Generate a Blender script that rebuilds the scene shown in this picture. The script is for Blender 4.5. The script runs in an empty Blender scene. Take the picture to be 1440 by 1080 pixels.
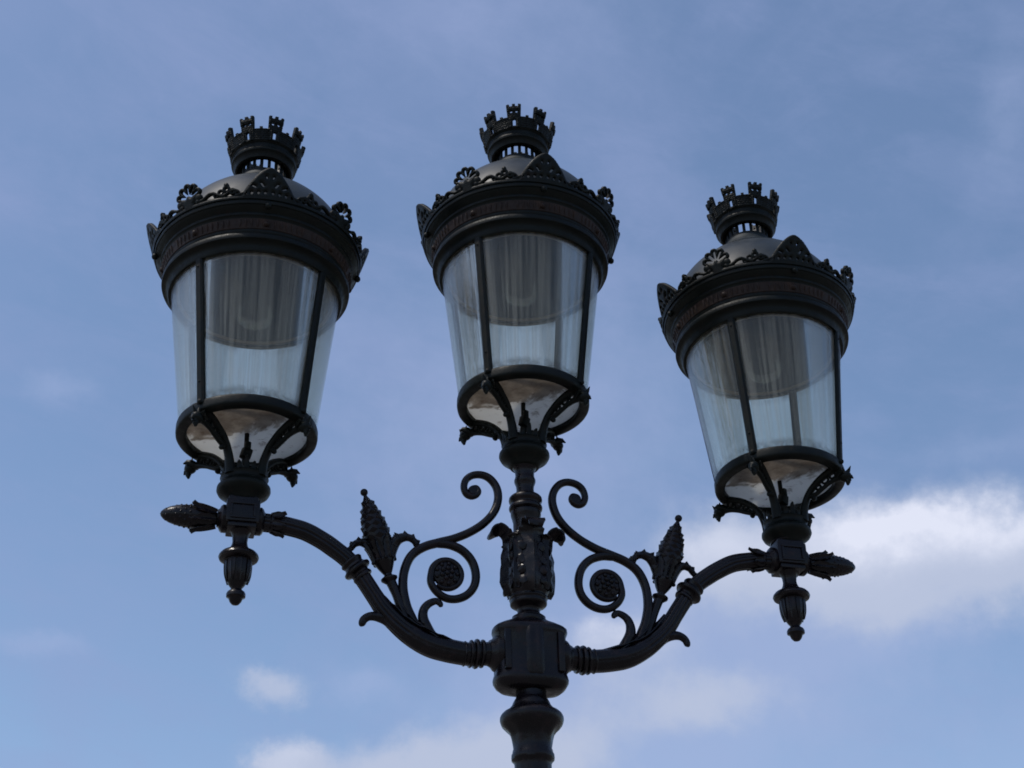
import bpy, bmesh, math, random
from mathutils import Vector, Matrix, noise
random.seed(7)
SC = bpy.context.scene
COL = SC.collection
PI = math.pi
Z0 = 3.63                       # height of the lamp's arm plane origin above the ground
SUN_EL, SUN_AZ = math.radians(62), math.radians(-105)     # azimuth from +Y towards +X

# ------------------------------------------------------------------ camera
cd = bpy.data.cameras.new('camera')
cd.sensor_width = 36.0
cd.lens = 53.811
cd.clip_start = 0.05
cd.clip_end = 3000
cam = bpy.data.objects.new('camera', cd)
COL.objects.link(cam)
Fv = Vector((0.2154711, 0.8317623, 0.5116090))
Rv = Vector((0.9709680, -0.2382296, -0.0216281))
Uv = Vector((-0.1038910, -0.5014162, 0.8589461))
m = Matrix((Rv, Uv, -Fv)).transposed().to_4x4()
m.translation = Vector((-1.206647, -4.515536, -2.029060 + Z0))
cam.matrix_world = m
SC.camera = cam

# ------------------------------------------------------------------ exposure
SC.view_settings.view_transform = 'Standard'
SC.view_settings.look = 'None'
SC.view_settings.gamma = 1.0
SC.view_settings.use_curve_mapping = False
SC.view_settings.exposure = 0.08
SC.render.engine = 'CYCLES'
SC.cycles.transparent_max_bounces = 24
SC.cycles.max_bounces = 10
SC.cycles.use_denoising = True
SC.cycles.filter_width = 1.75

# ------------------------------------------------------------------ node helpers
class NB:
    """tiny expression builder for shader maths"""
    def __init__(self, nt):
        self.nt = nt
    def n(self, t, **kw):
        x = self.nt.nodes.new(t)
        for k, v in kw.items():
            setattr(x, k, v)
        return x
    def put(self, sock, v):
        if isinstance(v, bpy.types.NodeSocket):
            self.nt.links.new(v, sock)
        else:
            sock.default_value = v
    def m(self, op, a, b=None, c=None, clamp=False):
        x = self.n('ShaderNodeMath', operation=op)
        x.use_clamp = clamp
        self.put(x.inputs[0], a)
        if b is not None: self.put(x.inputs[1], b)
        if c is not None: self.put(x.inputs[2], c)
        return x.outputs[0]
    def add(self, a, b): return self.m('ADD', a, b)
    def sub(self, a, b): return self.m('SUBTRACT', a, b)
    def mul(self, a, b): return self.m('MULTIPLY', a, b)
    def div(self, a, b): return self.m('DIVIDE', a, b)
    def smooth(self, v, lo, hi, a=0.0, b=1.0):
        x = self.n('ShaderNodeMapRange', interpolation_type='SMOOTHSTEP')
        self.put(x.inputs[0], v)
        for i, q in enumerate((lo, hi, a, b)): x.inputs[i + 1].default_value = q
        return x.outputs[0]
    def mix(self, f, a, b):
        x = self.n('ShaderNodeMix', data_type='RGBA')
        self.put(x.inputs[0], f); self.put(x.inputs[6], a); self.put(x.inputs[7], b)
        return x.outputs[2]
    def noise(self, vec, scale, detail=4.0, rough=0.55, dist=0.0):
        x = self.n('ShaderNodeTexNoise')
        if vec is not None: self.put(x.inputs['Vector'], vec)
        x.inputs['Scale'].default_value = scale
        x.inputs['Detail'].default_value = detail
        x.inputs['Roughness'].default_value = rough
        x.inputs['Distortion'].default_value = dist
        return x.outputs['Fac']
    def comb(self, a, b, c):
        x = self.n('ShaderNodeCombineXYZ')
        for i, q in enumerate((a, b, c)): self.put(x.inputs[i], q)
        return x.outputs[0]

# ------------------------------------------------------------------ sky with clouds
world = bpy.data.worlds.new('World')
SC.world = world
world.use_nodes = True
wt = world.node_tree
wt.nodes.clear()
B = NB(wt)
sky = B.n('ShaderNodeTexSky', sky_type='NISHITA')
sky.sun_disc = False
sky.sun_elevation = SUN_EL
sky.sun_rotation = SUN_AZ
sky.altitude = 100
sky.air_density = 1.0
sky.dust_density = 1.2
sky.ozone_density = 2.2
tc = B.n('ShaderNodeTexCoord')
sep = B.n('ShaderNodeSeparateXYZ')
wt.links.new(tc.outputs['Generated'], sep.inputs[0])
X, Y, Z = sep.outputs
az = B.mul(B.m('ARCTAN2', X, Y), 180 / PI)
el = B.mul(B.m('ARCSINE', Z), 180 / PI)
Gv = tc.outputs['Generated']
# turbulent offsets of the cloud outlines, in degrees
w1 = B.mul(B.sub(B.noise(Gv, 11.0, 7.0, 0.62), 0.5), 5.0)
w2 = B.mul(B.sub(B.noise(B.comb(B.add(X, 3.1), Y, B.mul(Z, 1.3)), 13.0, 7.0, 0.62), 0.5), 2.8)
azw, elw = B.add(az, w1), B.add(el, w2)
def blob(a, e, sa, se, wgt, skew=0.0):
    da = B.div(B.sub(azw, a), sa)
    de = B.div(B.sub(elw, e), se)
    if skew: de = B.add(de, B.mul(da, skew))
    d2 = B.add(B.mul(da, da), B.mul(de, de))
    return B.mul(B.m('POWER', 2.71828, B.mul(d2, -1.0)), wgt)
def total(lst):
    s = None
    for q in lst:
        v = blob(*q)
        s = v if s is None else B.add(s, v)
    return s
thick = total([(34.5, 22.7, 6.0, 2.1, 1.15), (28.2, 23.3, 3.8, 2.0, 1.05), (23.2, 23.9, 3.2, 2.1, 0.98),
               (18.4, 21.0, 2.6, 1.1, 0.80), (4.9, 19.4, 1.2, 0.8, 0.78), (5.4, 16.7, 1.4, 0.85, 0.95),
               (10.5, 16.0, 4.5, 1.4, 1.10), (21.5, 18.9, 3.6, 1.1, 0.78), (14.8, 17.2, 3.6, 1.6, 0.98)])
thin = total([(15.0, 29.0, 11.0, 7.0, 0.58), (15.0, 45.0, 9.0, 4.0, 0.35), (28.0, 16.5, 12.0, 4.0, 0.45), (23.5, 21.6, 6.5, 2.4, 0.72), (18.0, 18.4, 6.0, 2.6, 1.1), (8.0, 19.6, 1.6, 0.8, 0.5),
              (28.0, 21.0, 5.0, 1.3, 0.5), (-3.7, 20.5, 2.2, 0.5, 0.55, 0.6), (37.4, 38.0, 2.2, 2.2, 0.40, -0.9),
              (-4.6, 29.6, 1.8, 0.8, 0.5), (34.0, 26.6, 4.5, 0.6, 0.30)])
fine = B.noise(Gv, 30.0, 8.0, 0.6)
dens = B.smooth(B.add(thick, B.mul(B.sub(fine, 0.5), 0.70)), 0.14, 0.98, 0.0, 0.95)
veil = B.mul(B.smooth(B.add(thin, B.mul(B.sub(fine, 0.5), 0.45)), 0.02, 0.95), 0.62)
# high thin cirrus over the whole sky
cir = B.noise(B.comb(B.mul(X, 2.2), Y, B.mul(Z, 3.2)), 2.3, 7.0, 0.6, 0.6)
cir2 = B.noise(B.comb(B.add(X, B.mul(Z, 1.7)), B.mul(Y, 1.4), B.mul(Z, 2.2)), 8.0, 8.0, 0.65, 0.4)
cirf = B.add(B.mul(B.smooth(cir, 0.36, 0.66), 0.26), B.add(B.mul(B.smooth(cir2, 0.42, 0.68), 0.19), B.mul(B.smooth(B.noise(B.comb(B.add(X, Z), B.mul(Y, 0.7), B.mul(Z, 1.6)), 26.0, 6.0, 0.7, 0.5), 0.45, 0.75), 0.10)))
bright = total([(33.0, 23.9, 5.0, 1.0, 1.0), (27.9, 24.2, 2.6, 1.0, 0.95), (22.5, 24.2, 2.2, 1.0, 0.45), (18.0, 21.4, 1.8, 0.6, 0.55), (5.2, 17.1, 1.1, 0.8, 0.25),
                (40.0, 24.4, 3.0, 1.4, 0.6)])
bright = B.m('MULTIPLY', bright, B.smooth(fine, 0.25, 0.65, 0.55, 1.1), clamp=True)
S = 0.15
skys = B.n('ShaderNodeVectorMath', operation='SCALE')
wt.links.new(sky.outputs[0], skys.inputs[0]); skys.inputs[3].default_value = 1.0
tint = B.n('ShaderNodeMix', data_type='RGBA', blend_type='MULTIPLY')
tint.inputs[0].default_value = 1.0
wt.links.new(sky.outputs[0], tint.inputs[6]); tint.inputs[7].default_value = (1.0, 1.0, 1.0, 1)
base = tint.outputs[2]
c0 = B.mix(cirf, base, (0.275 / S, 0.345 / S, 0.585 / S, 1))
c1 = B.mix(veil, c0, (0.36 / S, 0.44 / S, 0.68 / S, 1))
ccol = B.mix(bright, (0.46 / S, 0.52 / S, 0.68 / S, 1), (0.74 / S, 0.77 / S, 0.90 / S, 1))
c2 = B.mix(dens, c1, ccol)
bg = B.n('ShaderNodeBackground')
wt.links.new(c2, bg.inputs[0]); bg.inputs[1].default_value = S
wo = B.n('ShaderNodeOutputWorld')
wt.links.new(bg.outputs[0], wo.inputs[0])

# ------------------------------------------------------------------ sun
sd = bpy.data.lights.new('sun', 'SUN')
sd.energy = 2.0
sd.angle = math.radians(0.53)
sd.color = (1.0, 0.94, 0.86)
sun = bpy.data.objects.new('sun', sd)
COL.objects.link(sun)
sv = Vector((math.sin(SUN_AZ) * math.cos(SUN_EL), math.cos(SUN_AZ) * math.cos(SUN_EL), math.sin(SUN_EL)))
sun.rotation_euler = sv.to_track_quat('Z', 'Y').to_euler()
sun.location = sv * 30

# ------------------------------------------------------------------ materials
def iron(name, c1, c2, rust, rough=0.38, bump=0.25, rustamt=0.3, spec=0.16):
    mt = bpy.data.materials.new(name); mt.use_nodes = True
    nt = mt.node_tree; b = NB(nt); p = nt.nodes['Principled BSDF']
    t = b.n('ShaderNodeTexCoord').outputs['Object']
    n1 = b.noise(t, 9.0, 6.0, 0.6)
    n2 = b.noise(t, 34.0, 6.0, 0.65)
    col = b.mix(b.smooth(n1, 0.35, 0.65), c1, c2)
    col = b.mix(b.mul(b.smooth(n2, 0.52, 0.72), rustamt), col, rust)
    b.put(p.inputs['Base Color'], col)
    b.put(p.inputs['Roughness'], b.smooth(n2, 0.3, 0.7, rough - 0.08, rough + 0.16))
    p.inputs['Metallic'].default_value = 0.0
    p.inputs['Specular IOR Level'].default_value = spec
    bm_ = b.n('ShaderNodeBump'); bm_.inputs['Strength'].default_value = bump; bm_.inputs['Distance'].default_value = 0.004
    b.put(bm_.inputs['Height'], b.add(b.noise(t, 70.0, 4.0, 0.6), b.mul(b.noise(t, 240.0, 2.0), 0.35)))
    nt.links.new(bm_.outputs[0], p.inputs['Normal'])
    return mt
M_post = iron('black_painted_iron', (0.0035, 0.0028, 0.004, 1), (0.007, 0.005, 0.007, 1), (0.024, 0.012, 0.012, 1), 0.27, 0.25, 0.6, 0.24)
M_cap = iron('green_black_painted_iron', (0.0025, 0.0042, 0.0038, 1), (0.005, 0.0072, 0.006, 1), (0.020, 0.012, 0.009, 1), 0.44, 0.30, 0.40)
M_frieze = iron('brown_weathered_iron', (0.018, 0.012, 0.010, 1), (0.034, 0.021, 0.016, 1), (0.055, 0.032, 0.022, 1), 0.5, 0.30, 0.5)

def roof_mat():
    mt = bpy.data.materials.new('grey_zinc_roof'); mt.use_nodes = True
    nt = mt.node_tree; b = NB(nt); p = nt.nodes['Principled BSDF']
    t = b.n('ShaderNodeTexCoord').outputs['Object']
    n1 = b.noise(t, 12.0, 6.0, 0.65)
    b.put(p.inputs['Base Color'], b.mix(b.smooth(n1, 0.35, 0.7), (0.008, 0.0125, 0.013, 1), (0.021, 0.028, 0.032, 1)))
    b.put(p.inputs['Roughness'], b.smooth(n1, 0.3, 0.7, 0.40, 0.6))
    p.inputs['Metallic'].default_value = 0.0
    p.inputs['Specular IOR Level'].default_value = 0.35
    return mt
M_roof = roof_mat()

def glass_mat(name, film, spec):
    mt = bpy.data.materials.new(name); mt.use_nodes = True
    nt = mt.node_tree; nt.nodes.clear(); b = NB(nt)
    tcx = b.n('ShaderNodeTexCoord').outputs['Object']
    s = b.n('ShaderNodeSeparateXYZ'); nt.links.new(tcx, s.inputs[0])
    ang = b.m('ARCTAN2', s.outputs[1], s.outputs[0])
    sn, cs = b.m('SINE', ang), b.m('COSINE', ang)
    v = b.comb(b.mul(cs, 3.0), b.mul(sn, 3.0), b.mul(s.outputs[2], 0.22))
    st = b.noise(v, 5.0, 6.0, 0.6)
    v2 = b.comb(b.mul(cs, 9.0), b.mul(sn, 9.0), b.mul(s.outputs[2], 0.5))
    st2 = b.noise(v2, 5.0, 4.0, 0.6)
    amt = b.add(b.smooth(st, 0.40, 0.62, film * 0.45, film * 1.8), b.smooth(st2, 0.48, 0.75, 0.0, film * 0.8))
    tr = b.n('ShaderNodeBsdfTransparent'); b.put(tr.inputs[0], b.mix(b.smooth(st2, 0.30, 0.72), (0.980, 0.983, 0.938, 1), (0.935, 0.945, 0.895, 1)) if film else (0.99, 0.995, 0.99, 1))
    df = b.n('ShaderNodeBsdfDiffuse'); df.inputs[0].default_value = (0.82, 0.78, 0.70, 1)
    tl = b.n('ShaderNodeBsdfTranslucent'); tl.inputs[0].default_value = (0.88, 0.83, 0.73, 1)
    ds = b.n('ShaderNodeMixShader'); ds.inputs[0].default_value = 0.6
    nt.links.new(df.outputs[0], ds.inputs[1]); nt.links.new(tl.outputs[0], ds.inputs[2])
    m1 = b.n('ShaderNodeMixShader'); b.put(m1.inputs[0], amt)
    nt.links.new(tr.outputs[0], m1.inputs[1]); nt.links.new(ds.outputs[0], m1.inputs[2])
    if film:
        spk = b.n('ShaderNodeTexVoronoi'); b.put(spk.inputs['Vector'], tcx); spk.inputs['Scale'].default_value = 34.0
        dirt = b.mul(b.smooth(spk.outputs['Distance'], 0.035, 0.07, 1.0, 0.0), b.smooth(b.noise(tcx, 6.0, 2.0), 0.50, 0.56))
        edge = b.m('MAXIMUM', b.smooth(s.outputs[2], 0.279, 0.325, 0.55, 0.0), b.smooth(s.outputs[2], 0.755, 0.805, 0.0, 0.35))
        dirt = b.m('MAXIMUM', b.mul(dirt, 0.8), b.mul(edge, b.smooth(b.noise(tcx, 16.0, 6.0, 0.7), 0.38, 0.66)))
        dd = b.n('ShaderNodeBsdfDiffuse'); dd.inputs[0].default_value = (0.07, 0.06, 0.05, 1)
        m0 = b.n('ShaderNodeMixShader'); b.put(m0.inputs[0], dirt)
        nt.links.new(m1.outputs[0], m0.inputs[1]); nt.links.new(dd.outputs[0], m0.inputs[2]); m1 = m0
    gl = b.n('ShaderNodeBsdfGlossy'); gl.inputs['Roughness'].default_value = 0.06
    gl.inputs[0].default_value = (0.95, 0.97, 1.0, 1)
    fr = b.n('ShaderNodeFresnel'); fr.inputs[0].default_value = 1.45
    # flowing unevenness of old drawn glass
    bp_ = b.n('ShaderNodeBump'); bp_.inputs['Strength'].default_value = 0.5; bp_.inputs['Distance'].default_value = 0.012
    b.put(bp_.inputs['Height'], st)
    nt.links.new(bp_.outputs[0], gl.inputs['Normal'])
    m2 = b.n('ShaderNodeMixShader'); b.put(m2.inputs[0], b.mul(fr.outputs[0], spec))
    nt.links.new(m1.outputs[0], m2.inputs[1]); nt.links.new(gl.outputs[0], m2.inputs[2])
    o = b.n('ShaderNodeOutputMaterial'); nt.links.new(m2.outputs[0], o.inputs[0])
    return mt
M_glass = glass_mat('dusty_lantern_glass', 0.072, 0.45)
M_bulb = glass_mat('clear_bulb_glass', 0.0, 0.11)

def simple(name, fn):
    mt = bpy.data.materials.new(name); mt.use_nodes = True
    nt = mt.node_tree; b = NB(nt); p = nt.nodes['Principled BSDF']
    t = b.n('ShaderNodeTexCoord').outputs['Object']
    fn(b, p, t); return mt
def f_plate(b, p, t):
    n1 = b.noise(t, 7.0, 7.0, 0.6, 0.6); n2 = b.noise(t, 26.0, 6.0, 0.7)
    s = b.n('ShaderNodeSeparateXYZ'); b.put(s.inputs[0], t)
    grime_reflection = b.smooth(b.add(b.add(n1, b.mul(b.noise(t, 45.0, 5.0, 0.7), 0.12)), b.add(b.mul(s.outputs[1], -1.3), b.mul(s.outputs[0], -0.5))), 0.56, 0.62)     # stains, plus a painted reflection that browns the camera side
    col = b.mix(b.mul(grime_reflection, 0.9), (0.90, 0.88, 0.87, 1), b.mix(b.smooth(b.noise(t, 18.0, 7.0, 0.7), 0.35, 0.65), (0.27, 0.225, 0.19, 1), (0.48, 0.42, 0.37, 1)))
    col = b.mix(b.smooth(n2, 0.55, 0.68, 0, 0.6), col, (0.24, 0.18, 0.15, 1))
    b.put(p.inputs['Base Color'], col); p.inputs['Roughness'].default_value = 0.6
    tl = b.n('ShaderNodeBsdfTranslucent'); b.put(tl.inputs[0], col)
    mx = b.n('ShaderNodeMixShader'); mx.inputs[0].default_value = 0.85
    b.nt.links.new(p.outputs[0], mx.inputs[1]); b.nt.links.new(tl.outputs[0], mx.inputs[2])
    out = [q for q in b.nt.nodes if q.type == 'OUTPUT_MATERIAL'][0]
    b.nt.links.new(mx.outputs[0], out.inputs[0])
M_plate = simple('stained_enamel_painted_reflection', f_plate)
def f_ceil(b, p, t):
    n1 = b.noise(t, 14.0, 6.0, 0.6)
    b.put(p.inputs['Base Color'], b.mix(n1, (0.085, 0.065, 0.040, 1), (0.17, 0.135, 0.088, 1)))
    p.inputs['Roughness'].default_value = 0.45
M_ceil = simple('tarnished_reflector', f_ceil)
def f_ground(b, p, t):
    br = b.n('ShaderNodeTexBrick'); b.put(br.inputs['Vector'], t); br.inputs['Scale'].default_value = 2.2
    br.inputs['Color1'].default_value = (0.20, 0.18, 0.155, 1); br.inputs['Color2'].default_value = (0.25, 0.225, 0.195, 1)
    br.inputs['Mortar'].default_value = (0.10, 0.09, 0.08, 1); br.inputs['Mortar Size'].default_value = 0.012
    col = b.mix(b.smooth(b.noise(t, 0.9, 6.0), 0.4, 0.7, 0, 0.5), br.outputs[0], (0.13, 0.12, 0.11, 1))
    b.put(p.inputs['Base Color'], col); p.inputs['Roughness'].default_value = 0.85
M_ground = simple('stone_paving', f_ground)

# ------------------------------------------------------------------ mesh builder
class MB:
    def __init__(self):
        self.v = []; self.f = []
    def add(self, vs, fs):
        o = len(self.v); self.v += [tuple(q) for q in vs]; self.f += [tuple(i + o for i in q) for q in fs]
    def xf(self, fn, start=0):
        self.v[start:] = [tuple(fn(Vector(q))) for q in self.v[start:]]
    def lathe(self, prof, n=48, rf=None, close=False, mat=None, sx=1, sy=1):
        vs, fs = [], []
        for (r, z) in prof:
            for i in range(n):
                a = 2 * PI * i / n
                rr = max(r, 0.0004) * (1 if rf is None else rf(a, z, r))
                q = Vector((rr * math.cos(a) * sx, rr * math.sin(a) * sy, z))
                vs.append(mat @ q if mat else q)
        k = len(prof)
        for j in range(k if close else k - 1):
            for i in range(n):
                a, b = j * n + i, j * n + (i + 1) % n
                c, d = ((j + 1) % k) * n + (i + 1) % n, ((j + 1) % k) * n + i
                fs.append((a, b, c, d))
        if not close:
            fs.append(tuple(reversed(range(n)))); fs.append(tuple((k - 1) * n + i for i in range(n)))
        self.add(vs, fs)
    def ball(self, c, r, n=12, s=(1, 1, 1)):
        pr = [(r * math.sin(PI * j / (n // 2 + 2)), -r * math.cos(PI * j / (n // 2 + 2))) for j in range(n // 2 + 3)]
        o = len(self.v); self.lathe(pr, n)
        c = Vector(c); self.xf(lambda q: Vector((q.x * s[0], q.y * s[1], q.z * s[2])) + c, o)
    def box(self, c, h, bev=0.003, mat=None):
        bm = bmesh.new(); bmesh.ops.create_cube(bm, size=2)
        for q in bm.verts: q.co = Vector((q.co.x * h[0], q.co.y * h[1], q.co.z * h[2]))
        if bev: bmesh.ops.bevel(bm, geom=bm.edges[:], offset=bev, segments=2, affect='EDGES', profile=0.6)
        M_ = Matrix.Translation(Vector(c)) @ (mat or Matrix())
        self.add([M_ @ q.co for q in bm.verts], [[w.index for w in fc.verts] for fc in bm.faces]); bm.free()
    def tube(self, pts, rad, n=14, rf=None, up=Vector((0, 1, 0)), flat=1.0, cap=True):
        """sweep a round section along pts; rad = list; flat squashes along `up`"""
        P = [Vector(q) for q in pts]; vs, fs = [], []
        L = len(P)
        for i, q in enumerate(P):
            T = (P[min(i + 1, L - 1)] - P[max(i - 1, 0)]).normalized()
            N = T.cross(up)
            if N.length < 1e-4: N = T.cross(Vector((0, 0, 1)))
            N.normalize(); Bn = N.cross(T).normalized()
            for k in range(n):
                a = 2 * PI * k / n
                r = rad[i] * (1 if rf is None else rf(a, i / (L - 1)))
                vs.append(q + N * (r * math.cos(a)) + Bn * (r * flat * math.sin(a)))
        for i in range(L - 1):
            for k in range(n):
                fs.append((i * n + k, i * n + (k + 1) % n, (i + 1) * n + (k + 1) % n, (i + 1) * n + k))
        if cap:
            fs.append(tuple(reversed(range(n)))); fs.append(tuple((L - 1) * n + k for k in range(n)))
        self.add(vs, fs)
    def leaf(self, pts, wd, w, th, serr=0.0, cnt=6, cup=0.0, rib=0.0):
        """cast leaf: path pts, width direction wd, half widths w, thicknesses th, serrated edges"""
        P = [Vector(q) for q in pts]; L = len(P); A = [-1, -.66, -.33, 0, .33, .66, 1]; vs, fs = [], []
        wd = Vector(wd)
        for i, q in enumerate(P):
            T = (P[min(i + 1, L - 1)] - P[max(i - 1, 0)]).normalized()
            W = (wd - T * wd.dot(T)).normalized(); N = T.cross(W).normalized()
            u = i / (L - 1); sw = 1 + serr * (((u * cnt) % 1.0) - 0.5)
            for sgn in (1, -1):
                for a in A:
                    hh = th[i] * 0.5 * (1 - 0.75 * a * a) * sgn + cup * w[i] * a * a
                    if sgn > 0: hh += rib * th[i] * (math.exp(-(a / .18) ** 2) - 0.5 * math.exp(-((abs(a) - .5) / .2) ** 2))
                    vs.append(q + W * (w[i] * a * sw) + N * hh)
        n = len(A)
        ring = list(range(n)) + list(range(2 * n - 1, n - 1, -1)); R_ = len(ring)
        for i in range(L - 1):
            for k in range(R_):
                a, b = i * 2 * n + ring[k], i * 2 * n + ring[(k + 1) % R_]
                fs.append((a, b, b + 2 * n, a + 2 * n))
        fs.append(tuple(reversed(ring))); fs.append(tuple((L - 1) * 2 * n + q for q in ring))
        self.add(vs, fs)
    def build(self, name, mat, parent=None, ang=38, wob=0.0, smooth=True):
        me = bpy.data.meshes.new(name)
        vs = self.v
        if wob:
            vs = [tuple(Vector(q) + noise.noise_vector(Vector(q) * 22.0) * wob) for q in vs]
        me.from_pydata(vs, [], self.f); me.validate()
        bm = bmesh.new(); bm.from_mesh(me); bmesh.ops.recalc_face_normals(bm, faces=bm.faces[:]); bm.to_mesh(me); bm.free()
        if smooth:
            me.polygons.foreach_set('use_smooth', [True] * len(me.polygons))
            me.set_sharp_from_angle(angle=math.radians(ang))
        me.materials.append(mat); me.update()
        o = bpy.data.objects.new(name, me); COL.objects.link(o)
        if parent: o.parent = parent
        return o

def cr(pts, sub=6):
    """Catmull-Rom through tuples of any length"""
    out = []; n = len(pts)
    for i in range(n - 1):
        p0, p1, p2, p3 = pts[max(i - 1, 0)], pts[i], pts[i + 1], pts[min(i + 2, n - 1)]
        for k in range(sub):
            t = k / sub
            out.append(tuple(0.5 * (2 * b + (c - a) * t + (2 * a - 5 * b + 4 * c - d) * t * t + (3 * b - a - 3 * c + d) * t ** 3)
                             for a, b, c, d in zip(p0, p1, p2, p3)))
    out.append(tuple(pts[-1])); return out
def split(rows):      # rows of x,y,z,r -> pts, radii
    return [r[:3] for r in rows], [r[3] for r in rows]
def dirmat(axis, loc):
    q = Vector(axis).normalized().to_track_quat('Z', 'Y').to_matrix().to_4x4()
    q.translation = Vector(loc); return q

def sdf_plate(per, nper, ncell, h0, h1, nh, sdf, place, thick, relief, name, mat, parent=None, extra=None):
    """pierced cast plate: cells where sdf(s,h)<0, wrapped by place(angle01, h, offset)"""
    nu = nper * ncell; ds = per / ncell; dh = (h1 - h0) / nh
    row = []
    vs, fs = [], []
    S_ = {}
    def sd_(i, j):
        k = (i % ncell, j)
        if k not in S_:
            s = -per / 2 + k[0] * ds; h = h0 + j * dh
            S_[k] = sdf(s, h)
        return S_[k]
    cells = set(); C_ = {}
    for i in range(ncell):
        for j in range(nh):
            C_[i, j] = sdf(-per / 2 + (i + .5) * ds, h0 + (j + .5) * dh) < 0
    idx = {}
    def vert(i, j):
        i %= nu
        if (i, j) in idx: return idx[i, j]
        d = sd_(i, j); s, h = 0.0, h0 + j * dh
        gs = (sd_(i + 1, j) - sd_(i - 1, j)) / (2 * ds)
        gh = (sd_(i, min(j + 1, nh)) - sd_(i, max(j - 1, 0))) / (dh * (2 if 0 < j < nh else 1))
        g2 = gs * gs + gh * gh
        os_, oh = 0.0, 0.0
        if abs(d) < 1.1 * max(ds, dh) and g2 > 0.2:
            os_ = max(-.5 * ds, min(.5 * ds, -d * gs / g2)); oh = max(-.5 * dh, min(.5 * dh, -d * gh / g2)) if 0 < j < nh else 0
        inner = max(0.0, min(1.0, -d / relief[0]))
        off = thick + relief[1] * math.sqrt(inner)
        if extra: off += extra(-per / 2 + (i % ncell) * ds, h0 + j * dh, i)
        a = ((i - ncell / 2) * ds + os_) / (per * nper)
        o = len(vs)
        vs.append(place(a, h + oh, off)); vs.append(place(a, h + oh, -thick))
        idx[i, j] = o; return o
    def on(i, j): return 0 <= j < nh and C_[i % ncell, j]
    for i in range(nu):
        for j in range(nh):
            if not on(i, j): continue
            a, b, c, d = vert(i, j), vert(i + 1, j), vert(i + 1, j + 1), vert(i, j + 1)
            fs.append((a, b, c, d)); fs.append((a + 1, d + 1, c + 1, b + 1))
            if not on(i, j - 1): fs.append((a, a + 1, b + 1, b))
            if not on(i + 1, j): fs.append((b, b + 1, c + 1, c))
            if not on(i, j + 1): fs.append((c, c + 1, d + 1, d))
            if not on(i - 1, j): fs.append((d, d + 1, a + 1, a))
    mb = MB(); mb.add(vs, fs)
    return mb.build(name, mat, parent, ang=50)

# ------------------------------------------------------------------ ground
g = MB(); g.box((0, 0, -0.15), (600, 600, 0.15), 0)
gr = g.build('ground', M_ground, smooth=False); gr['kind'] = 'structure'

# ------------------------------------------------------------------ street lamp
lamp = bpy.data.objects.new('street_lamp', None); COL.objects.link(lamp)
lamp['label'] = 'black cast iron street lamp with three crowned glass lanterns on scrolled arms'
lamp['category'] = 'street lamp'
def at_arm(o):
    o.location.z += Z0; return o

# --- pedestal and shaft (mostly below the picture)
b = MB()
b.lathe([(0.0, -Z0 + 0.0), (0.30, -Z0), (0.30, -Z0 + 0.10), (0.27, -Z0 + 0.13), (0.235, -Z0 + 0.16), (0.225, -Z0 + 0.62), (0.245, -Z0 + 0.66),
         (0.25, -Z0 + 0.70), (0.21, -Z0 + 0.75), (0.15, -Z0 + 0.82), (0.125, -Z0 + 0.95), (0.13, -Z0 + 0.99), (0.115, -Z0 + 1.02)], 64)
at_arm(b.build('pedestal', M_post, lamp))
b = MB()
def flute(a, z, r):
    if z < -0.66: return 1 - 0.035 * (0.5 + 0.5 * math.cos(16 * a))
    if -0.57 < z < -0.50: return 1 + 0.022 * math.cos(8 * a) * min(1, (z + 0.57) / 0.03)
    return 1.0
pr = [(0.088, -Z0 + 0.99), (0.086, -Z0 + 1.2), (0.074, -1.5), (0.062, -0.70), (0.0575, -0.665), (0.0577, -0.629), (0.0577, -0.6193), (0.0612, -0.6119), (0.0668, -0.606), (0.0676, -0.598), (0.0668, -0.589),
      (0.0635, -0.583), (0.0629, -0.577), (0.060, -0.5695), (0.0625, -0.555), (0.0651, -0.5393), (0.0692, -0.5241), (0.077, -0.513), (0.0867, -0.5039), (0.0955, -0.495), (0.0988, -0.4875), (0.1010, -0.479), (0.1006, -0.4705),
      (0.097, -0.463), (0.0905, -0.4565), (0.078, -0.450), (0.0705, -0.4445), (0.0690, -0.440), (0.0635, -0.4355), (0.0624, -0.4315), (0.058, -0.421), (0.0555, -0.4166), (0.0528, -0.412), (0.0490, -0.4063),
      (0.0487, -0.394), (0.0489, -0.350)]
b.lathe(pr, 96, flute)
at_arm(b.build('shaft', M_post, lamp, wob=0.0006))

# --- hub the arms are bolted to
b = MB()
def sup(a, e=2.9):
    c, s = abs(math.cos(a)), abs(math.sin(a)); return 1.0 / ((c ** e + s ** e) ** (1 / e))
hp = [(0.046, -0.388), (0.070, -0.3885), (0.098, -0.3845), (0.112, -0.374), (0.1205, -0.360), (0.1215, -0.350), (0.1185, -0.338), (0.1165, -0.333), (0.1165, -0.205), (0.1195, -0.199), (0.1225, -0.190), (0.1215, -0.180), (0.114, -0.173),
      (0.094, -0.162), (0.072, -0.151), (0.060, -0.146), (0.0555, -0.140), (0.0555, -0.134), (0.050, -0.131)]
def hub_r(a, z, r):
    k = sup(a)
    return 1 + (k - 1) * min(1, max(0, (r - 0.06) / 0.04))
o0 = len(b.v)
b.lathe(hp, 96, hub_r, sy=1.0)
b.xf(lambda q: Vector((q.x, q.y * (0.60 + 0.40 * max(0, min(1, (0.075 - math.hypot(q.x, q.y)) / 0.03))), q.z)), o0)
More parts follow.
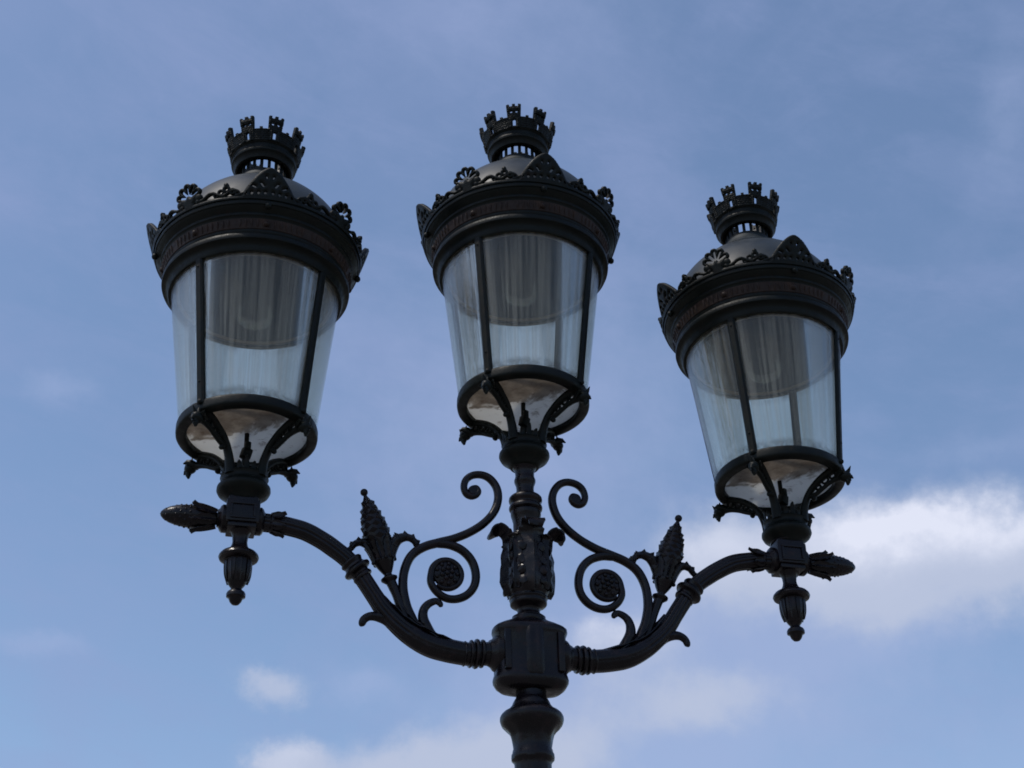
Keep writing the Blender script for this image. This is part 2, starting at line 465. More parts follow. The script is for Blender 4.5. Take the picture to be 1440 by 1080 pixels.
# bowed front and rear panel with a flat lip
b.lathe([(0.060, -0.352), (0.074, -0.349), (0.0765, -0.343), (0.0765, -0.196), (0.074, -0.188), (0.060, -0.180)], 96, lambda a, z, r: 1 + 0.022 * math.cos(14 * a))
for s in (-1, 1):
    for x, y in ((0.059, 0.0545),):
        for sx_ in (-1, 1):
            b.box((sx_ * x, s * y, -0.268), (0.0035, 0.0065, 0.078), 0.0015)
    for sx_ in (-1, 1):
        b.box((sx_ * 0.088, s * 0.0585, -0.268), (0.010, 0.0100, 0.066), 0.003)
for s in (-1, 1):      # arm sockets
    b.lathe([(0.060, 0.085), (0.060, 0.112), (0.0555, 0.120), (0.046, 0.128), (0.042, 0.136)], 32, mat=dirmat((s, 0, 0), (0, 0, -0.2655)))
at_arm(b.build('hub', M_post, lamp, wob=0.0006))

# --- leaf vase above the hub
b = MB()
vp = [(0.050, -0.135), (0.0425, -0.128), (0.0372, -0.118), (0.0385, -0.109), (0.0410, -0.105), (0.0515, -0.0975), (0.0590, -0.092), (0.0608, -0.085), (0.0600, -0.0785), (0.0625, -0.074), (0.0640, -0.069), (0.0625, -0.064),
      (0.066, -0.056), (0.0725, -0.042), (0.0760, -0.022), (0.0768, 0.0), (0.0745, 0.032), (0.0715, 0.074), (0.0675, 0.105), (0.0655, 0.137), (0.060, 0.158), (0.045, 0.166), (0.0435, 0.17)]
def vase_r(a, z, r):
    if z < -0.05 or z > 0.15: return 1
    lob = 0.03 * math.cos(4 * a) + 0.022 * math.cos(16 * a + 9 * math.sin(z * 60) * 0.12)
    return 1 + lob * min(1, (z + 0.05) / 0.05) * 0.8
vp2 = cr(vp, 3)
b.lathe(vp2, 128, vase_r)
for k in range(4):                                  # broad acanthus leaves, tips rolled outward
    a = PI / 2 * k; c, s = math.cos(a), math.sin(a)
    pts = cr([(0.066, -0.06), (0.078, -0.03), (0.079, 0.03), (0.0745, 0.08), (0.070, 0.115), (0.0725, 0.142), (0.083, 0.160), (0.098, 0.167), (0.111, 0.163), (0.119, 0.152), (0.118, 0.143)], 4)
    n_ = len(pts)
    path = [(r * c, r * s, z) for r, z in pts]
    w = [0.012 + 0.030 * math.sin(PI * min(1.0, 0.08 + 0.87 * i / n_)) for i in range(n_)]
    b.leaf(path, (s, -c, 0), w, [0.016 + 0.008 * i / n_ for i in range(n_)], serr=0.22, cnt=7, cup=-0.32, rib=0.35)
    for q in range(4):                              # small lobes folding off the leaf margins
        zz = -0.035 + q * 0.043 + random.uniform(-.008, .008)
        for sg in (-1, 1):
            aa = a + sg * (0.40 + random.uniform(-.05, .05)); ab = aa + sg * 0.22
            r_ = 0.0765 + random.uniform(-.002, .002)
            pth = cr([(r_ * math.cos(aa), r_ * math.sin(aa), zz - .012), ((r_ + .004) * math.cos(aa + sg * .1), (r_ + .004) * math.sin(aa + sg * .1), zz + .004), ((r_ + .002) * math.cos(ab), (r_ + .002) * math.sin(ab), zz + .012)], 3)
            b.leaf(pth, (-math.sin(aa) * .6, math.cos(aa) * .6, -.8 * sg), [0.009, 0.0115, 0.0140, 0.0140, 0.012, 0.009, 0.004], [0.007] * 7, serr=0.2, cnt=2)
    a2 = a + PI / 4; c2, s2 = math.cos(a2), math.sin(a2)
    pts = cr([(0.070, -0.05), (0.0775, -0.02), (0.077, 0.03), (0.074, 0.08), (0.073, 0.12), (0.081, 0.136), (0.089, 0.131)], 4); n_ = len(pts)
    b.leaf([(r * c2, r * s2, z) for r, z in pts], (s2, -c2, 0), [0.008 + 0.016 * math.sin(PI * min(1, .05 + .8 * i / n_)) for i in range(n_)], [0.010] * n_, serr=0.25, cnt=6, rib=0.6)
b.v = [tuple(Vector(q) + Vector((q[0], q[1], 0)).normalized() * 0.0055 * (noise.noise(Vector((q[0] * 55, q[1] * 55, q[2] * 34))) - 0.1) * (1 if -0.05 < q[2] < 0.15 else 0)) for q in b.v]
at_arm(b.build('leaf_vase', M_post, lamp, wob=0.0014))

# --- turned neck under the middle lantern
b = MB()
npf = [(0.0440, 0.150), (0.0440, 0.2066), (0.0464, 0.2147), (0.0475, 0.222), (0.0504, 0.2283), (0.0515, 0.236), (0.0515, 0.2445), (0.0480, 0.248), (0.0560, 0.2545), (0.0572, 0.2600), (0.0560, 0.2655), (0.0495, 0.2715), (0.0490, 0.2745),
       (0.0505, 0.279), (0.0561, 0.2845), (0.0570, 0.2905), (0.0560, 0.297), (0.0520, 0.302), (0.0460, 0.3065), (0.0330, 0.3100), (0.0312, 0.3145), (0.0297, 0.3332), (0.0310, 0.345), (0.0347, 0.3544), (0.0366, 0.360), (0.0366, 0.3675), (0.0335, 0.376),
       (0.0322, 0.385), (0.0330, 0.395), (0.0348, 0.4046), (0.0400, 0.4105), (0.0430, 0.4155)]
b.lathe(npf, 64)
at_arm(b.build('turned_neck', M_post, lamp))

# ------------------------------------------------------------------ arms
D = 0.0166
def yy(x): return D * min(1, abs(x) / 0.944)
def make_arm(sx, dz):
    """sx=-1 left arm as traced; sx=1 its mirror"""
    X_ = lambda x: (x if sx < 0 else -x)
    def P3(x, z, y=0.0):
        k = min(1, abs(x) / 0.944)
        return (X_(x), yy(x) + y, z + dz * k)
    def rows(l, sub=6, y=0.0): return split([P3(q[0], q[1], y) + (q[2],) for q in cr(l, sub)])
    # main fluted tube
    b = MB()
    tube = [(-0.118, -0.2655, 0.040), (-0.150, -0.2665, 0.0375), (-0.180, -0.269, 0.0375), (-0.209, -0.2700, 0.0375), (-0.2688, -0.2625, 0.038), (-0.3308, -0.2470, 0.0375), (-0.3884, -0.2166, 0.0350), (-0.4430, -0.1730, 0.0315),
            (-0.4787, -0.1340, 0.0295), (-0.5020, -0.1000, 0.0285), (-0.5353, -0.0500, 0.0285), (-0.572, 0.002, 0.0290), (-0.6020, 0.0320, 0.0290), (-0.6383, 0.0600, 0.0295), (-0.6840, 0.0900, 0.0300), (-0.7399, 0.1180, 0.0305),
            (-0.8033, 0.1322, 0.0305), (-0.850, 0.1370, 0.0310), (-0.8900, 0.1385, 0.0310)]
    p_, r_ = rows(tube, 8)
    b.tube(p_, r_, 64, rf=lambda a, u: 1.0 - 0.11 * (0.5 + 0.5 * math.cos(10 * a)) ** 4 * (1 if u > 0.34 else 0.3))
    arm = b
    # beaded collars at the hub end
    for x, z, r, w in ((-0.158, -0.2670, 0.0460, 0.008), (-0.177, -0.2685, 0.0485, 0.009), (-0.195, -0.2693, 0.0455, 0.007), (-0.215, -0.2698, 0.0410, 0.006)):
        b.lathe([(r - .010, -w), (r - .002, -w * .6), (r, 0), (r - .002, w * .6), (r - .010, w)], 40, mat=dirmat((X_(-1), 0, 0.02), P3(x, z)))
    arm_o = at_arm(b.build('arm', M_post, lamp, wob=0.0007))
    # moulded collar halfway
    b = MB()
    ax = Vector((X_(-0.036) , 0, 0.044)).normalized()
    b.lathe([(0.028, -0.040), (0.033, -0.038), (0.0345, -0.033), (0.033, -0.028), (0.030, -0.024), (0.031, -0.018), (0.036, -0.014), (0.0445, -0.011), (0.0475, -0.006), (0.0465, 0.0), (0.040, 0.004), (0.035, 0.009), (0.0335, 0.016),
             (0.036, 0.021), (0.0385, 0.026), (0.037, 0.031), (0.032, 0.034), (0.028, 0.036)], 48, mat=dirmat(ax, P3(-0.568, -0.001)))
    b.build('collar', M_post, arm_o, wob=0.0005)
    # big S scroll
    b = MB()
    S_ = [(-0.372, -0.205, 0.016), (-0.3860, -0.1650, 0.0145), (-0.4035, -0.1212, 0.0135), (-0.4150, -0.0676, 0.0130), (-0.4145, -0.0124, 0.0125), (-0.4013, 0.0360, 0.0125), (-0.3788, 0.0700, 0.0125), (-0.3428, 0.0946, 0.0125),
          (-0.3032, 0.1100, 0.0125), (-0.25, 0.1290, 0.0118), (-0.1962, 0.1560, 0.0115), (-0.1486, 0.1915, 0.0115), (-0.1120, 0.2364, 0.0117), (-0.0955, 0.2863, 0.0118), (-0.1000, 0.3300, 0.0115), (-0.1210, 0.3620, 0.0110), (-0.1498, 0.3755, 0.0105),
          (-0.1820, 0.3715, 0.0103), (-0.2050, 0.3530, 0.0102), (-0.2130, 0.3250, 0.0100), (-0.2060, 0.3010, 0.0098), (-0.1880, 0.2910, 0.0092), (-0.1700, 0.2975, 0.0085), (-0.1625, 0.3120, 0.0075), (-0.1680, 0.3260, 0.006), (-0.1790, 0.3270, 0.005), (-0.1830, 0.3190, 0.004), (-0.1770, 0.3140, 0.003)]
    p_, r_ = rows(S_, 7)
    r_ = [q * (1.22 if q > 0.008 else 1.3) for q in r_]
    b.tube(p_, r_, 20, flat=1.15)
    b.ball(P3(-0.1755, 0.316), 0.0105, 14, (1, 0.9, 1))
    b.lathe([(0.004, -0.010), (0.019, -0.008), (0.022, 0.0), (0.019, 0.008), (0.004, 0.010)], 24, mat=dirmat((0, 1, 0), P3(-0.1775, 0.312)))
    b.build('scroll', M_post, arm_o, wob=0.0005)
    # inner spiral that ends in a rosette
    b = MB()
    cx, cz = -0.273, -0.001
    sp = [(-0.318, 0.1040, 0.0095), (-0.295, 0.1075, 0.0118), (-0.26, 0.1055, 0.0120), (-0.2190, 0.0885, 0.0120), (-0.1890, 0.0550, 0.0120), (-0.1755, 0.0100, 0.0120), (-0.1800, -0.0330, 0.0118), (-0.2030, -0.0660, 0.0115), (-0.2374, -0.0835, 0.0112),
          (-0.2733, -0.0835, 0.0110), (-0.3045, -0.0640, 0.0108), (-0.3240, -0.0328, 0.0105)]
    for k in range(12):
        a = math.radians(178 - k * 28); sp.append((cx + 0.0495 * math.cos(a), cz + 0.0495 * math.sin(a), 0.0103 - 0.0003 * k))
    p_, r_ = rows(sp, 7)
    r_ = [q * 1.2 for q in r_]
    b.tube(p_, r_, 20, flat=1.15)
    b.build('spiral', M_post, arm_o, wob=0.0005)
    b = MB()
    b.lathe([(0.0, -0.017), (0.012, -0.0165), (0.030, -0.012), (0.043, -0.007), (0.047, 0.0), (0.043, 0.007), (0.030, 0.012), (0.012, 0.0165), (0.0, 0.017)], 40, mat=dirmat((0, 1, 0), P3(cx, cz)))
    for sd_ in (-1, 1):
        b.ball(P3(cx, cz, sd_ * 0.016), 0.0085, 12)
        for R_, n_, rr, yo in ((0.0175, 6, 0.0090, 0.0145), (0.0345, 9, 0.0078, 0.0100)):
            for k in range(n_):
                a = 2 * PI * k / n_ + R_ * 20
                b.ball(P3(cx + R_ * math.cos(a), cz + R_ * math.sin(a), sd_ * yo), rr, 10)
    b.build('rosette', M_post, arm_o)
    # curled leaves of the arm
    b = MB()
    l = [(-0.290, -0.277, 0.022, .018), (-0.345, -0.258, 0.028, .022), (-0.400, -0.223, 0.027, .022), (-0.440, -0.186, 0.024, .024), (-0.4700, -0.1680, 0.020, .021), (-0.4990, -0.1615, 0.016, .017), (-0.523, -0.1635, 0.013, .015), (-0.5390, -0.1750, 0.011, .014), (-0.5445, -0.1900, 0.009, .012), (-0.5435, -0.1975, 0.004, .006)]
    q = cr(l, 5)
    b.leaf([P3(x, z) for x, z, w, t in q], (0, 1, 0), [w for x, z, w, t in q], [t * 1.9 for x, z, w, t in q], serr=0.18, cnt=9)
    b.ball(P3(-0.5420, -0.1890), 0.0085, 12, (1, 1.2, 1))
    b.build('curled_leaf', M_post, arm_o, wob=0.0008)
    b = MB()
    l = [(-0.300, -0.245, 0.018, .016), (-0.330, -0.205, 0.020, .018), (-0.3475, -0.165, 0.018, .016), (-0.3475, -0.1330, 0.014, .013), (-0.3360, -0.1115, 0.011, .012), (-0.3170, -0.0990, 0.009, .011), (-0.3030, -0.0975, 0.008, .010), (-0.2930, -0.1060, 0.007, .009), (-0.2905, -0.1150, 0.003, .005)]
    q = cr(l, 5)
    b.leaf([P3(x, z) for x, z, w, t in q], (0, 1, 0), [w for x, z, w, t in q], [t * 2.3 for x, z, w, t in q], serr=0.25, cnt=8)
    b.ball(P3(-0.2925, -0.1080), 0.0085, 10)
    b.ball(P3(-0.2980, -0.0930), 0.0075, 10)
    # pointed sheath where scroll, stem and leaf part from the arm
    for l in ([(-0.290, -0.240, 0.028, .012), (-0.345, -0.203, 0.030, .016), (-0.390, -0.165, 0.026, .016), (-0.417, -0.128, 0.016, .012), (-0.430, -0.100, 0.004, .006)],
              [(-0.25, -0.235, 0.020, .010), (-0.32, -0.213, 0.034, .012), (-0.39, -0.182, 0.034, .014), (-0.445, -0.130, 0.024, .012), (-0.475, -0.090, 0.004, .006)]):
        q = cr(l, 5)
        b.leaf([P3(x, z) for x, z, w, t in q], (0, 1, 0), [w for x, z, w, t in q], [t for x, z, w, t in q], serr=0.3, cnt=5, rib=0.5)
    b.build('acanthus_leaf', M_post, arm_o, wob=0.001)
    # pine cone finial on its stem
    b = MB()
    A0, A1 = Vector((-0.4655, -0.0135)), Vector((-0.5521, 0.278))
    ax2 = (A1 - A0).normalized(); Lc = (A1 - A0).length
    axis = Vector((X_(ax2.x), 0, ax2.y))
    base = Vector(P3(A0.x, A0.y))
    p_, r_ = rows([(-0.400, -0.175, 0.017), (-0.418, -0.130, 0.0165), (-0.4350, -0.0850, 0.0155), (-0.4500, -0.0500, 0.0165), (-0.458, -0.034, 0.0175)], 5)
    b.tube(p_, r_, 40, rf=lambda a, u: 1 - 0.07 * (0.5 + 0.5 * math.cos(8 * a)) ** 2)
    Mx = dirmat(axis, base)
    b.lathe([(0.016, -0.030), (0.022, -0.024), (0.0270, -0.019), (0.0275, -0.014), (0.020, -0.009), (0.0140, -0.006), (0.0130, 0.0), (0.0165, 0.006), (0.024, 0.020), (0.031, 0.036), (0.0355, 0.044), (0.0350, 0.049), (0.031, 0.053),
             (0.0325, 0.068), (0.036, 0.090), (0.0405, 0.110), (0.0430, 0.130), (0.0430, 0.150), (0.0405, 0.175), (0.0355, 0.200), (0.0285, 0.225), (0.0200, 0.250), (0.0120, 0.272), (0.0065, 0.284), (0.0055, 0.290)], 40, mat=Mx)
    b.v and None
    top = Mx @ Vector((0, 0, 0.300))
    b.ball(top, 0.0128, 16)
    def rad_at(t):
        tab = [(0.12, 0.0415), (0.15, 0.0420), (0.175, 0.0395), (0.200, 0.0345), (0.225, 0.0275), (0.250, 0.0190), (0.275, 0.0110)]
        for (a0, r0), (a1, r1) in zip(tab, tab[1:]):
            if a0 <= t <= a1: return r0 + (r1 - r0) * (t - a0) / (a1 - a0)
        return 0.011
    for rw in range(7):
        t = 0.125 + rw * 0.0215; r0 = rad_at(t); n_ = max(5, int(round(2 * PI * r0 / 0.032)))
        for k in range(n_):
            a = 2 * PI * (k + 0.5 * (rw % 2)) / n_
            c, s = math.cos(a), math.sin(a); w = 0.95 * PI * r0 / n_
            vs = [Vector(((r0 - .004) * c, (r0 - .004) * s, t - 0.014)), Vector((r0 * c - w * s, r0 * s + w * c, t - .001)), Vector(((r0 + 0.0070) * c, (r0 + 0.0070) * s, t + 0.006)),
                  Vector((r0 * c + w * s, r0 * s - w * c, t - .001)), Vector(((r0 - 0.006) * c, (r0 - 0.006) * s, t + 0.016)), Vector(((r0 + .0035) * c, (r0 + .0035) * s, t - 0.008))]
            vs = [Mx @ q for q in vs]
            b.add(vs, [(0, 1, 5), (5, 1, 2), (5, 2, 3), (0, 5, 3), (1, 4, 2), (2, 4, 3), (0, 3, 4, 1)])
    # cup of upright leaves clasping the cone
    for k in range(7):
        a = 2 * PI * (k + .5) / 7; c, s = math.cos(a), math.sin(a)
        q = cr([(0.030, 0.045, .012), (0.033, 0.065, .016), (0.0375, 0.088, .017), (0.0425, 0.106, .012), (0.0475, 0.118, .003)], 4)
        b.leaf([Mx @ Vector((r * c, r * s, t)) for r, t, w in q], (Mx.to_3x3() @ Vector((s, -c, 0))), [w for r, t, w in q], [0.008] * len(q), serr=0.3, cnt=4, rib=0.8)
    for k in range(8):
        a = 2 * PI * k / 8; b.ball(Mx @ Vector((0.0365 * math.cos(a), 0.0365 * math.sin(a), 0.047)), 0.0065, 10)
    cone_o = b.build('pine_cone_finial', M_post, arm_o, wob=0.0006)
    # the two serrated side leaves of the finial
    b = MB()
    for l, sgn in (([(-0.492, 0.035, 0.018, .030), (-0.5150, 0.068, 0.019, .030), (-0.5360, 0.0870, 0.017, .024), (-0.5570, 0.0925, 0.015, .019), (-0.5760, 0.0850, 0.013, .016), (-0.5880, 0.0680, 0.010, .014), (-0.5920, 0.0560, 0.004, .007)], 1),
                   ([(-0.466, 0.040, 0.018, .030), (-0.4560, 0.0820, 0.019, .032), (-0.4400, 0.1080, 0.018, .027), (-0.4180, 0.1210, 0.016, .022), (-0.3960, 0.1210, 0.014, .018), (-0.3790, 0.1090, 0.012, .016), (-0.3715, 0.0930, 0.009, .015), (-0.3735, 0.0860, 0.004, .007)], -1)):
        q = cr(l, 6)
        b.leaf([P3(x, z) for x, z, w, t in q], (0, 1, 0), [w for x, z, w, t in q], [t * 1.4 for x, z, w, t in q], serr=0.35, cnt=6)
        for i in range(8, len(q) - 3, 6):           # teeth standing on the back of the leaf
            x, z, w, t = q[i]; T = Vector((q[i + 1][0] - q[i - 1][0], q[i + 1][1] - q[i - 1][1])).normalized()
            N = Vector((-T.y, T.x)) * (-sgn)
            if N.y < 0 and abs(T.x) > .3: N = -N
            tip = (x + N.x * (t * .7 + .007) + T.x * -.003, z + N.y * (t * .7 + .007))
            for yo in (-w * .5, w * .5):
                c0 = [P3(x - T.x * .012 + N.x * t * .3, z - T.y * .012 + N.y * t * .3, yo), P3(x + T.x * .012 + N.x * t * .3, z + T.y * .012 + N.y * t * .3, yo), P3(x + N.x * t * .3, z + N.y * t * .3, yo + .007), P3(x + N.x * t * .3, z + N.y * t * .3, yo - .007), P3(tip[0], tip[1], yo)]
                b.add(c0, [(0, 2, 4), (2, 1, 4), (1, 3, 4), (3, 0, 4), (0, 3, 1, 2)])
    b.build('finial_leaf', M_post, arm_o, wob=0.0006)
    # ---- junction box under the lantern
    cxb, zb = -0.9444, 0.151
    b = MB()
    b.box(P3(cxb, zb + 0.002), (0.0535, 0.0535, 0.0385), 0.004)
    b.box(P3(cxb, zb + 0.044), (0.048, 0.048, 0.010), 0.004)
    b.box(P3(cxb, zb + 0.054), (0.041, 0.041, 0.006), 0.003)
    b.box(P3(cxb, zb - 0.043), (0.046, 0.046, 0.009), 0.004)
    for s in (-1, 1):                                # raised frames with sunk panel front and back
        for (hx, hz, ox, oz) in ((0.041, 0.004, 0, 0.026), (0.041, 0.004, 0, -0.024), (0.004, 0.021, 0.037, 0.001), (0.004, 0.021, -0.037, 0.001)):
            b.box(P3(cxb + ox, zb + oz, s * 0.0545), (hx, 0.004, hz), 0.0018)
        b.lathe([(0.046, -0.004), (0.046, 0.010), (0.041, 0.016), (0.032, 0.020), (0.028, 0.026)], 32, mat=dirmat((s, 0, 0), Vector(P3(cxb, zb - 0.010)) + Vector((s * 0.052, 0, 0))))
    b.lathe([(0.050, zb + 0.058), (0.052, zb + 0.062), (0.049, zb + 0.068), (0.050, zb + 0.075)], 40)
    b.xf(lambda q: q + Vector(P3(cxb, 0)), len(b.v) - 160)
    b.build('junction_box', M_post, arm_o, wob=0.0004)
    # calyx where tube meets the box
    b = MB()
    axd = Vector((X_(-1), 0, 0.03)).normalized()
    b.lathe([(0.0300, -0.052), (0.0350, -0.046), (0.036, -0.040), (0.031, -0.034), (0.029, -0.02), (0.027, 0.0), (0.029, 0.006), (0.034, 0.012), (0.034, 0.018), (0.029, 0.024)], 40, mat=dirmat(-axd, P3(-0.862, 0.1385)))
    for k in range(6):
        a = 2 * PI * (k + .5) / 6; Mq = dirmat(-axd, P3(-0.862, 0.1385)); c, s = math.cos(a), math.sin(a)
        q = cr([(0.030, 0.012, .012), (0.036, 0.030, .017), (0.0375, 0.045, .012), (0.043, 0.058, .003)], 4)
        b.leaf([Mq @ Vector((r * c, r * s, t)) for r, t, w in q], (Mq.to_3x3() @ Vector((s, -c, 0))), [w for r, t, w in q], [0.007] * len(q), rib=0.6)
    b.build('calyx', M_post, arm_o, wob=0.0006)
    # bud pointing outward
    b = MB()
    Mb = dirmat((X_(-1), 0, 0.015), P3(-1.0, 0.1380))
    b.lathe([(0.028, -0.006), (0.026, 0.0), (0.0185, 0.010), (0.0175, 0.020), (0.0215, 0.026), (0.027, 0.034), (0.0320, 0.050), (0.0360, 0.075), (0.0375, 0.100), (0.0365, 0.125), (0.0330, 0.150), (0.0265, 0.172), (0.0170, 0.190), (0.0080, 0.199), (0.0, 0.202)], 40, mat=Mb)
    for k in range(6):
        a = 2 * PI * (k + .5) / 6; c, s = math.cos(a), math.sin(a)
        q = cr([(0.026, 0.026, .010), (0.033, 0.046, .017), (0.0395, 0.070, .018), (0.043, 0.090, .010), (0.053, 0.104, .002)], 4)
        b.leaf([Mb @ Vector((r * c, r * s, t)) for r, t, w in q], (Mb.to_3x3() @ Vector((s, -c, 0))), [w for r, t, w in q], [0.008] * len(q), serr=0.2, cnt=3, rib=0.8)
    for rw in range(6):
        t = 0.108 + rw * 0.015; r0 = [0.0360, 0.0350, 0.0325, 0.0290, 0.0240, 0.018][rw]; n_ = max(6, int(2 * PI * r0 / 0.018))
        for k in range(n_):
            a = 2 * PI * (k + .5 * (rw % 2)) / n_
            b.ball(Mb @ Vector((r0 * math.cos(a), r0 * math.sin(a), t)), 0.0048, 8)
    b.build('bud_finial', M_post, arm_o, wob=0.0005)
    # drop finial below the box
    b = MB()
    cc = Vector(P3(cxb, 0.0))
    o0 = len(b.v)
    b.lathe([(0.036, 0.108), (0.036, 0.100), (0.031, 0.094), (0.025, 0.080), (0.0235, 0.062), (0.026, 0.050), (0.030, 0.042), (0.033, 0.036), (0.042, 0.031), (0.055, 0.024), (0.0620, 0.016), (0.0640, 0.009), (0.0610, 0.002), (0.0530, -0.002),
             (0.0435, -0.004), (0.0405, -0.008), (0.0408, -0.020), (0.0400, -0.038), (0.0370, -0.056), (0.0315, -0.074), (0.0240, -0.088), (0.0175, -0.0965), (0.0165, -0.100), (0.0200, -0.104), (0.0275, -0.110), (0.0305, -0.117), (0.0300, -0.125),
             (0.0240, -0.128), (0.0220, -0.132), (0.0180, -0.142), (0.0110, -0.150), (0.0, -0.153)], 48)
    for k in range(8):
        a = 2 * PI * k / 8 + .2; c, s = math.cos(a), math.sin(a)
        q = cr([(0.041, -0.006, .013), (0.0415, -0.030, .014), (0.0385, -0.056, .011), (0.0310, -0.078, .003)], 4)
        b.leaf([(r * c, r * s, t) for r, t, w in q], (-s, c, 0), [w for r, t, w in q], [0.005] * len(q), rib=0.5)
    b.xf(lambda q: q + cc, o0)
    b.build('drop_finial', M_post, arm_o, wob=0.0004)
    return arm_o
arm_l = make_arm(-1, -0.004)
arm_r = make_arm(1, 0.012)

# ------------------------------------------------------------------ lanterns
# local z is measured from 5 cm below the widest ring of the base cup
ZL = 0.201
def L(l): return [(r, z - ZL) for r, z in l]
def make_lantern():
    b = MB()
    # base cup
    c_ = MB()
    c_.lathe(L([(0.044, 0.202), (0.050, 0.206), (0.054, 0.212), (0.060, 0.220), (0.072, 0.229), (0.083, 0.238), (0.0878, 0.248), (0.0870, 0.257), (0.082, 0.264), (0.0765, 0.270), (0.0745, 0.279), (0.0765, 0.288), (0.079, 0.293), (0.0765, 0.298), (0.068, 0.298),
               (0.060, 0.288), (0.030, 0.283), (0.0, 0.282)]), 64)
    # cornice: flange, frieze, lip
    b.lathe(L([(0.2860, 1.010), (0.2940, 1.003), (0.3010, 1.003), (0.3040, 1.008), (0.3050, 1.020), (0.3080, 1.030), (0.3140, 1.036), (0.3225, 1.039), (0.3265, 1.041), (0.3278, 1.046), (0.3275, 1.056), (0.3250, 1.061), (0.3200, 1.063), (0.3175, 1.068), (0.3195, 1.072), (0.3200, 1.078), (0.3205, 1.082), (0.3300, 1.118), (0.3330, 1.126),
               (0.3375, 1.129), (0.3390, 1.135), (0.3380, 1.139), (0.3460, 1.147), (0.3530, 1.153), (0.3560, 1.158), (0.3600, 1.159), (0.3618, 1.162), (0.3618, 1.178), (0.3600, 1.182), (0.3500, 1.186), (0.3380, 1.188), (0.3300, 1.180), (0.305, 1.100), (0.2860, 1.030)]), 128, close=True)
    lan = b.build('lantern', M_cap, lamp, wob=0.0006)
    c_.build('base_cup', M_cap, lan, wob=0.0006)
    # frieze band with upright flutes
    b = MB()
    b.lathe(L([(0.3195, 1.080), (0.3235, 1.082), (0.3325, 1.117), (0.3290, 1.119)]), 128, close=True)
    for k in range(104):
        if (k + 6) % 13 == 0: continue
        a = 2 * PI * (k + .5) / 104
        M_ = Matrix.Rotation(a, 4, 'Z')
        o = len(b.v)
        b.tube([(0.3240, 0, 1.0865 - ZL), (0.3260, 0, 1.094 - ZL), (0.3300, 0, 1.108 - ZL), (0.3318, 0, 1.1135 - ZL)], [0.002, 0.0042, 0.0048, 0.0025], 8)
        b.xf(lambda q: M_ @ q, o)
    for k in range(8):
        a = PI / 4 * k
        b.ball((0.3290 * math.cos(a), 0.3290 * math.sin(a), 1.099 - ZL), 0.0105, 12)
    b.build('frieze', M_frieze, lan)
    # hinge studs on the lip
    for k in range(4):
        a = PI / 2 * k
        b = MB()
        b.ball((0.3590 * math.cos(a), 0.3590 * math.sin(a), 1.153 - ZL), 0.0115, 12, (1, 1, 1.1))
        b.build('stud', M_cap, lan)
    # roof
    b = MB()
    rp = cr([(0.3420, 1.184), (0.3360, 1.225), (0.3120, 1.288), (0.2760, 1.348), (0.2350, 1.395), (0.1980, 1.424)], 4) + cr([(0.1985, 1.428), (0.1600, 1.458), (0.1260, 1.486), (0.1000, 1.514), (0.0860, 1.540), (0.0810, 1.546), (0.0740, 1.546)], 4)
    b.lathe(L(rp) + [(0.0, 1.546 - ZL)], 96)
    b.build('roof', M_roof, lan)
    # cresting round the lip
    per = 2 * PI * 0.365 / 4
    def circ(x, y, r): return math.hypot(x, y) - r
    def seg(px, py, ax, ay, bx, by, r):
        dx, dy = bx - ax, by - ay; t = max(0, min(1, ((px - ax) * dx + (py - ay) * dy) / (dx * dx + dy * dy)))
        return math.hypot(px - ax - t * dx, py - ay - t * dy) - r
    def crest(s, h):
        x = abs(s); half = per / 2
        d = h - 0.013                                               # base strip
        # ogive leaf
        if x < 0.13:
            t = max(0.0, min(1.0, h / 0.118))
            w = 0.060 * (1 - t ** 2.2) ** 0.62 + 0.042 * (1 - t) ** 1.7
            dd = (x - w) * 0.72
            if h > 0.118: dd = math.hypot(x, h - 0.118)
            d = min(d, dd)
            inner = (x - (w - 0.011)) * .72
            if inner < 0 and h > 0.014:
                holes = []
                for i in range(4):
                    holes.append(math.hypot((x - (0.013 + 0.0225 * i)), (h - (0.025 - .0012 * i)) * .8) - 0.0050)
                holes.append(seg(x, h, 0.020, 0.048, 0.028, 0.059, 0.0036))
                holes.append(seg(x, h, 0.046, 0.044, 0.055, 0.049, 0.0038))
                holes.append(seg(x, h, 0.010, 0.078, 0.012, 0.085, 0.0025))
                d = max(d, -min(holes))
        # small scroll bud at an eighth of the way
        xb = x - half / 2
        bud = min(circ(xb, h - 0.040, 0.0140), circ(xb - .020, h - 0.030, 0.0125), circ(xb + .020, h - 0.030, 0.0125), circ(xb, h - 0.054, 0.0085), circ(xb - .038, h - 0.022, 0.010), circ(xb + .038, h - 0.022, 0.010))
        bud = max(bud, -min(circ(xb - .020, h - 0.030, 0.0048), circ(xb + .020, h - 0.030, 0.0048), circ(xb, h - 0.039, 0.0045), circ(xb - .038, h - 0.021, 0.0035), circ(xb + .038, h - 0.021, 0.0035)))
        d = min(d, bud)
        # running tendrils
        d = min(d, seg(x, h, 0.086, 0.022, 0.112, 0.012, 0.006))
        tend = abs(h - (0.026 + 0.008 * math.sin((x - 0.10) * 80))) - 0.0058
        if 0.10 < x < half - 0.04: d = min(d, tend)
        # palmette
        px, py = (half - x) / 1.12, (h - 0.044) / 1.12
        rr, th = math.hypot(px, py), math.atan2(px, py)
        pal = rr - 0.031
        for k in range(4):
            a = math.radians(k * 35); pal = min(pal, circ(px - 0.0370 * math.sin(a), py - 0.0370 * math.cos(a), 0.0118))
        slots = 1.0
        for k in range(3):
            a = math.radians(k * 35 + (0 if k else 0))
            slots = min(slots, seg(px, py, 0.011 * math.sin(a), 0.011 * math.cos(a), 0.0335 * math.sin(a), 0.0350 * math.cos(a), 0.0044))
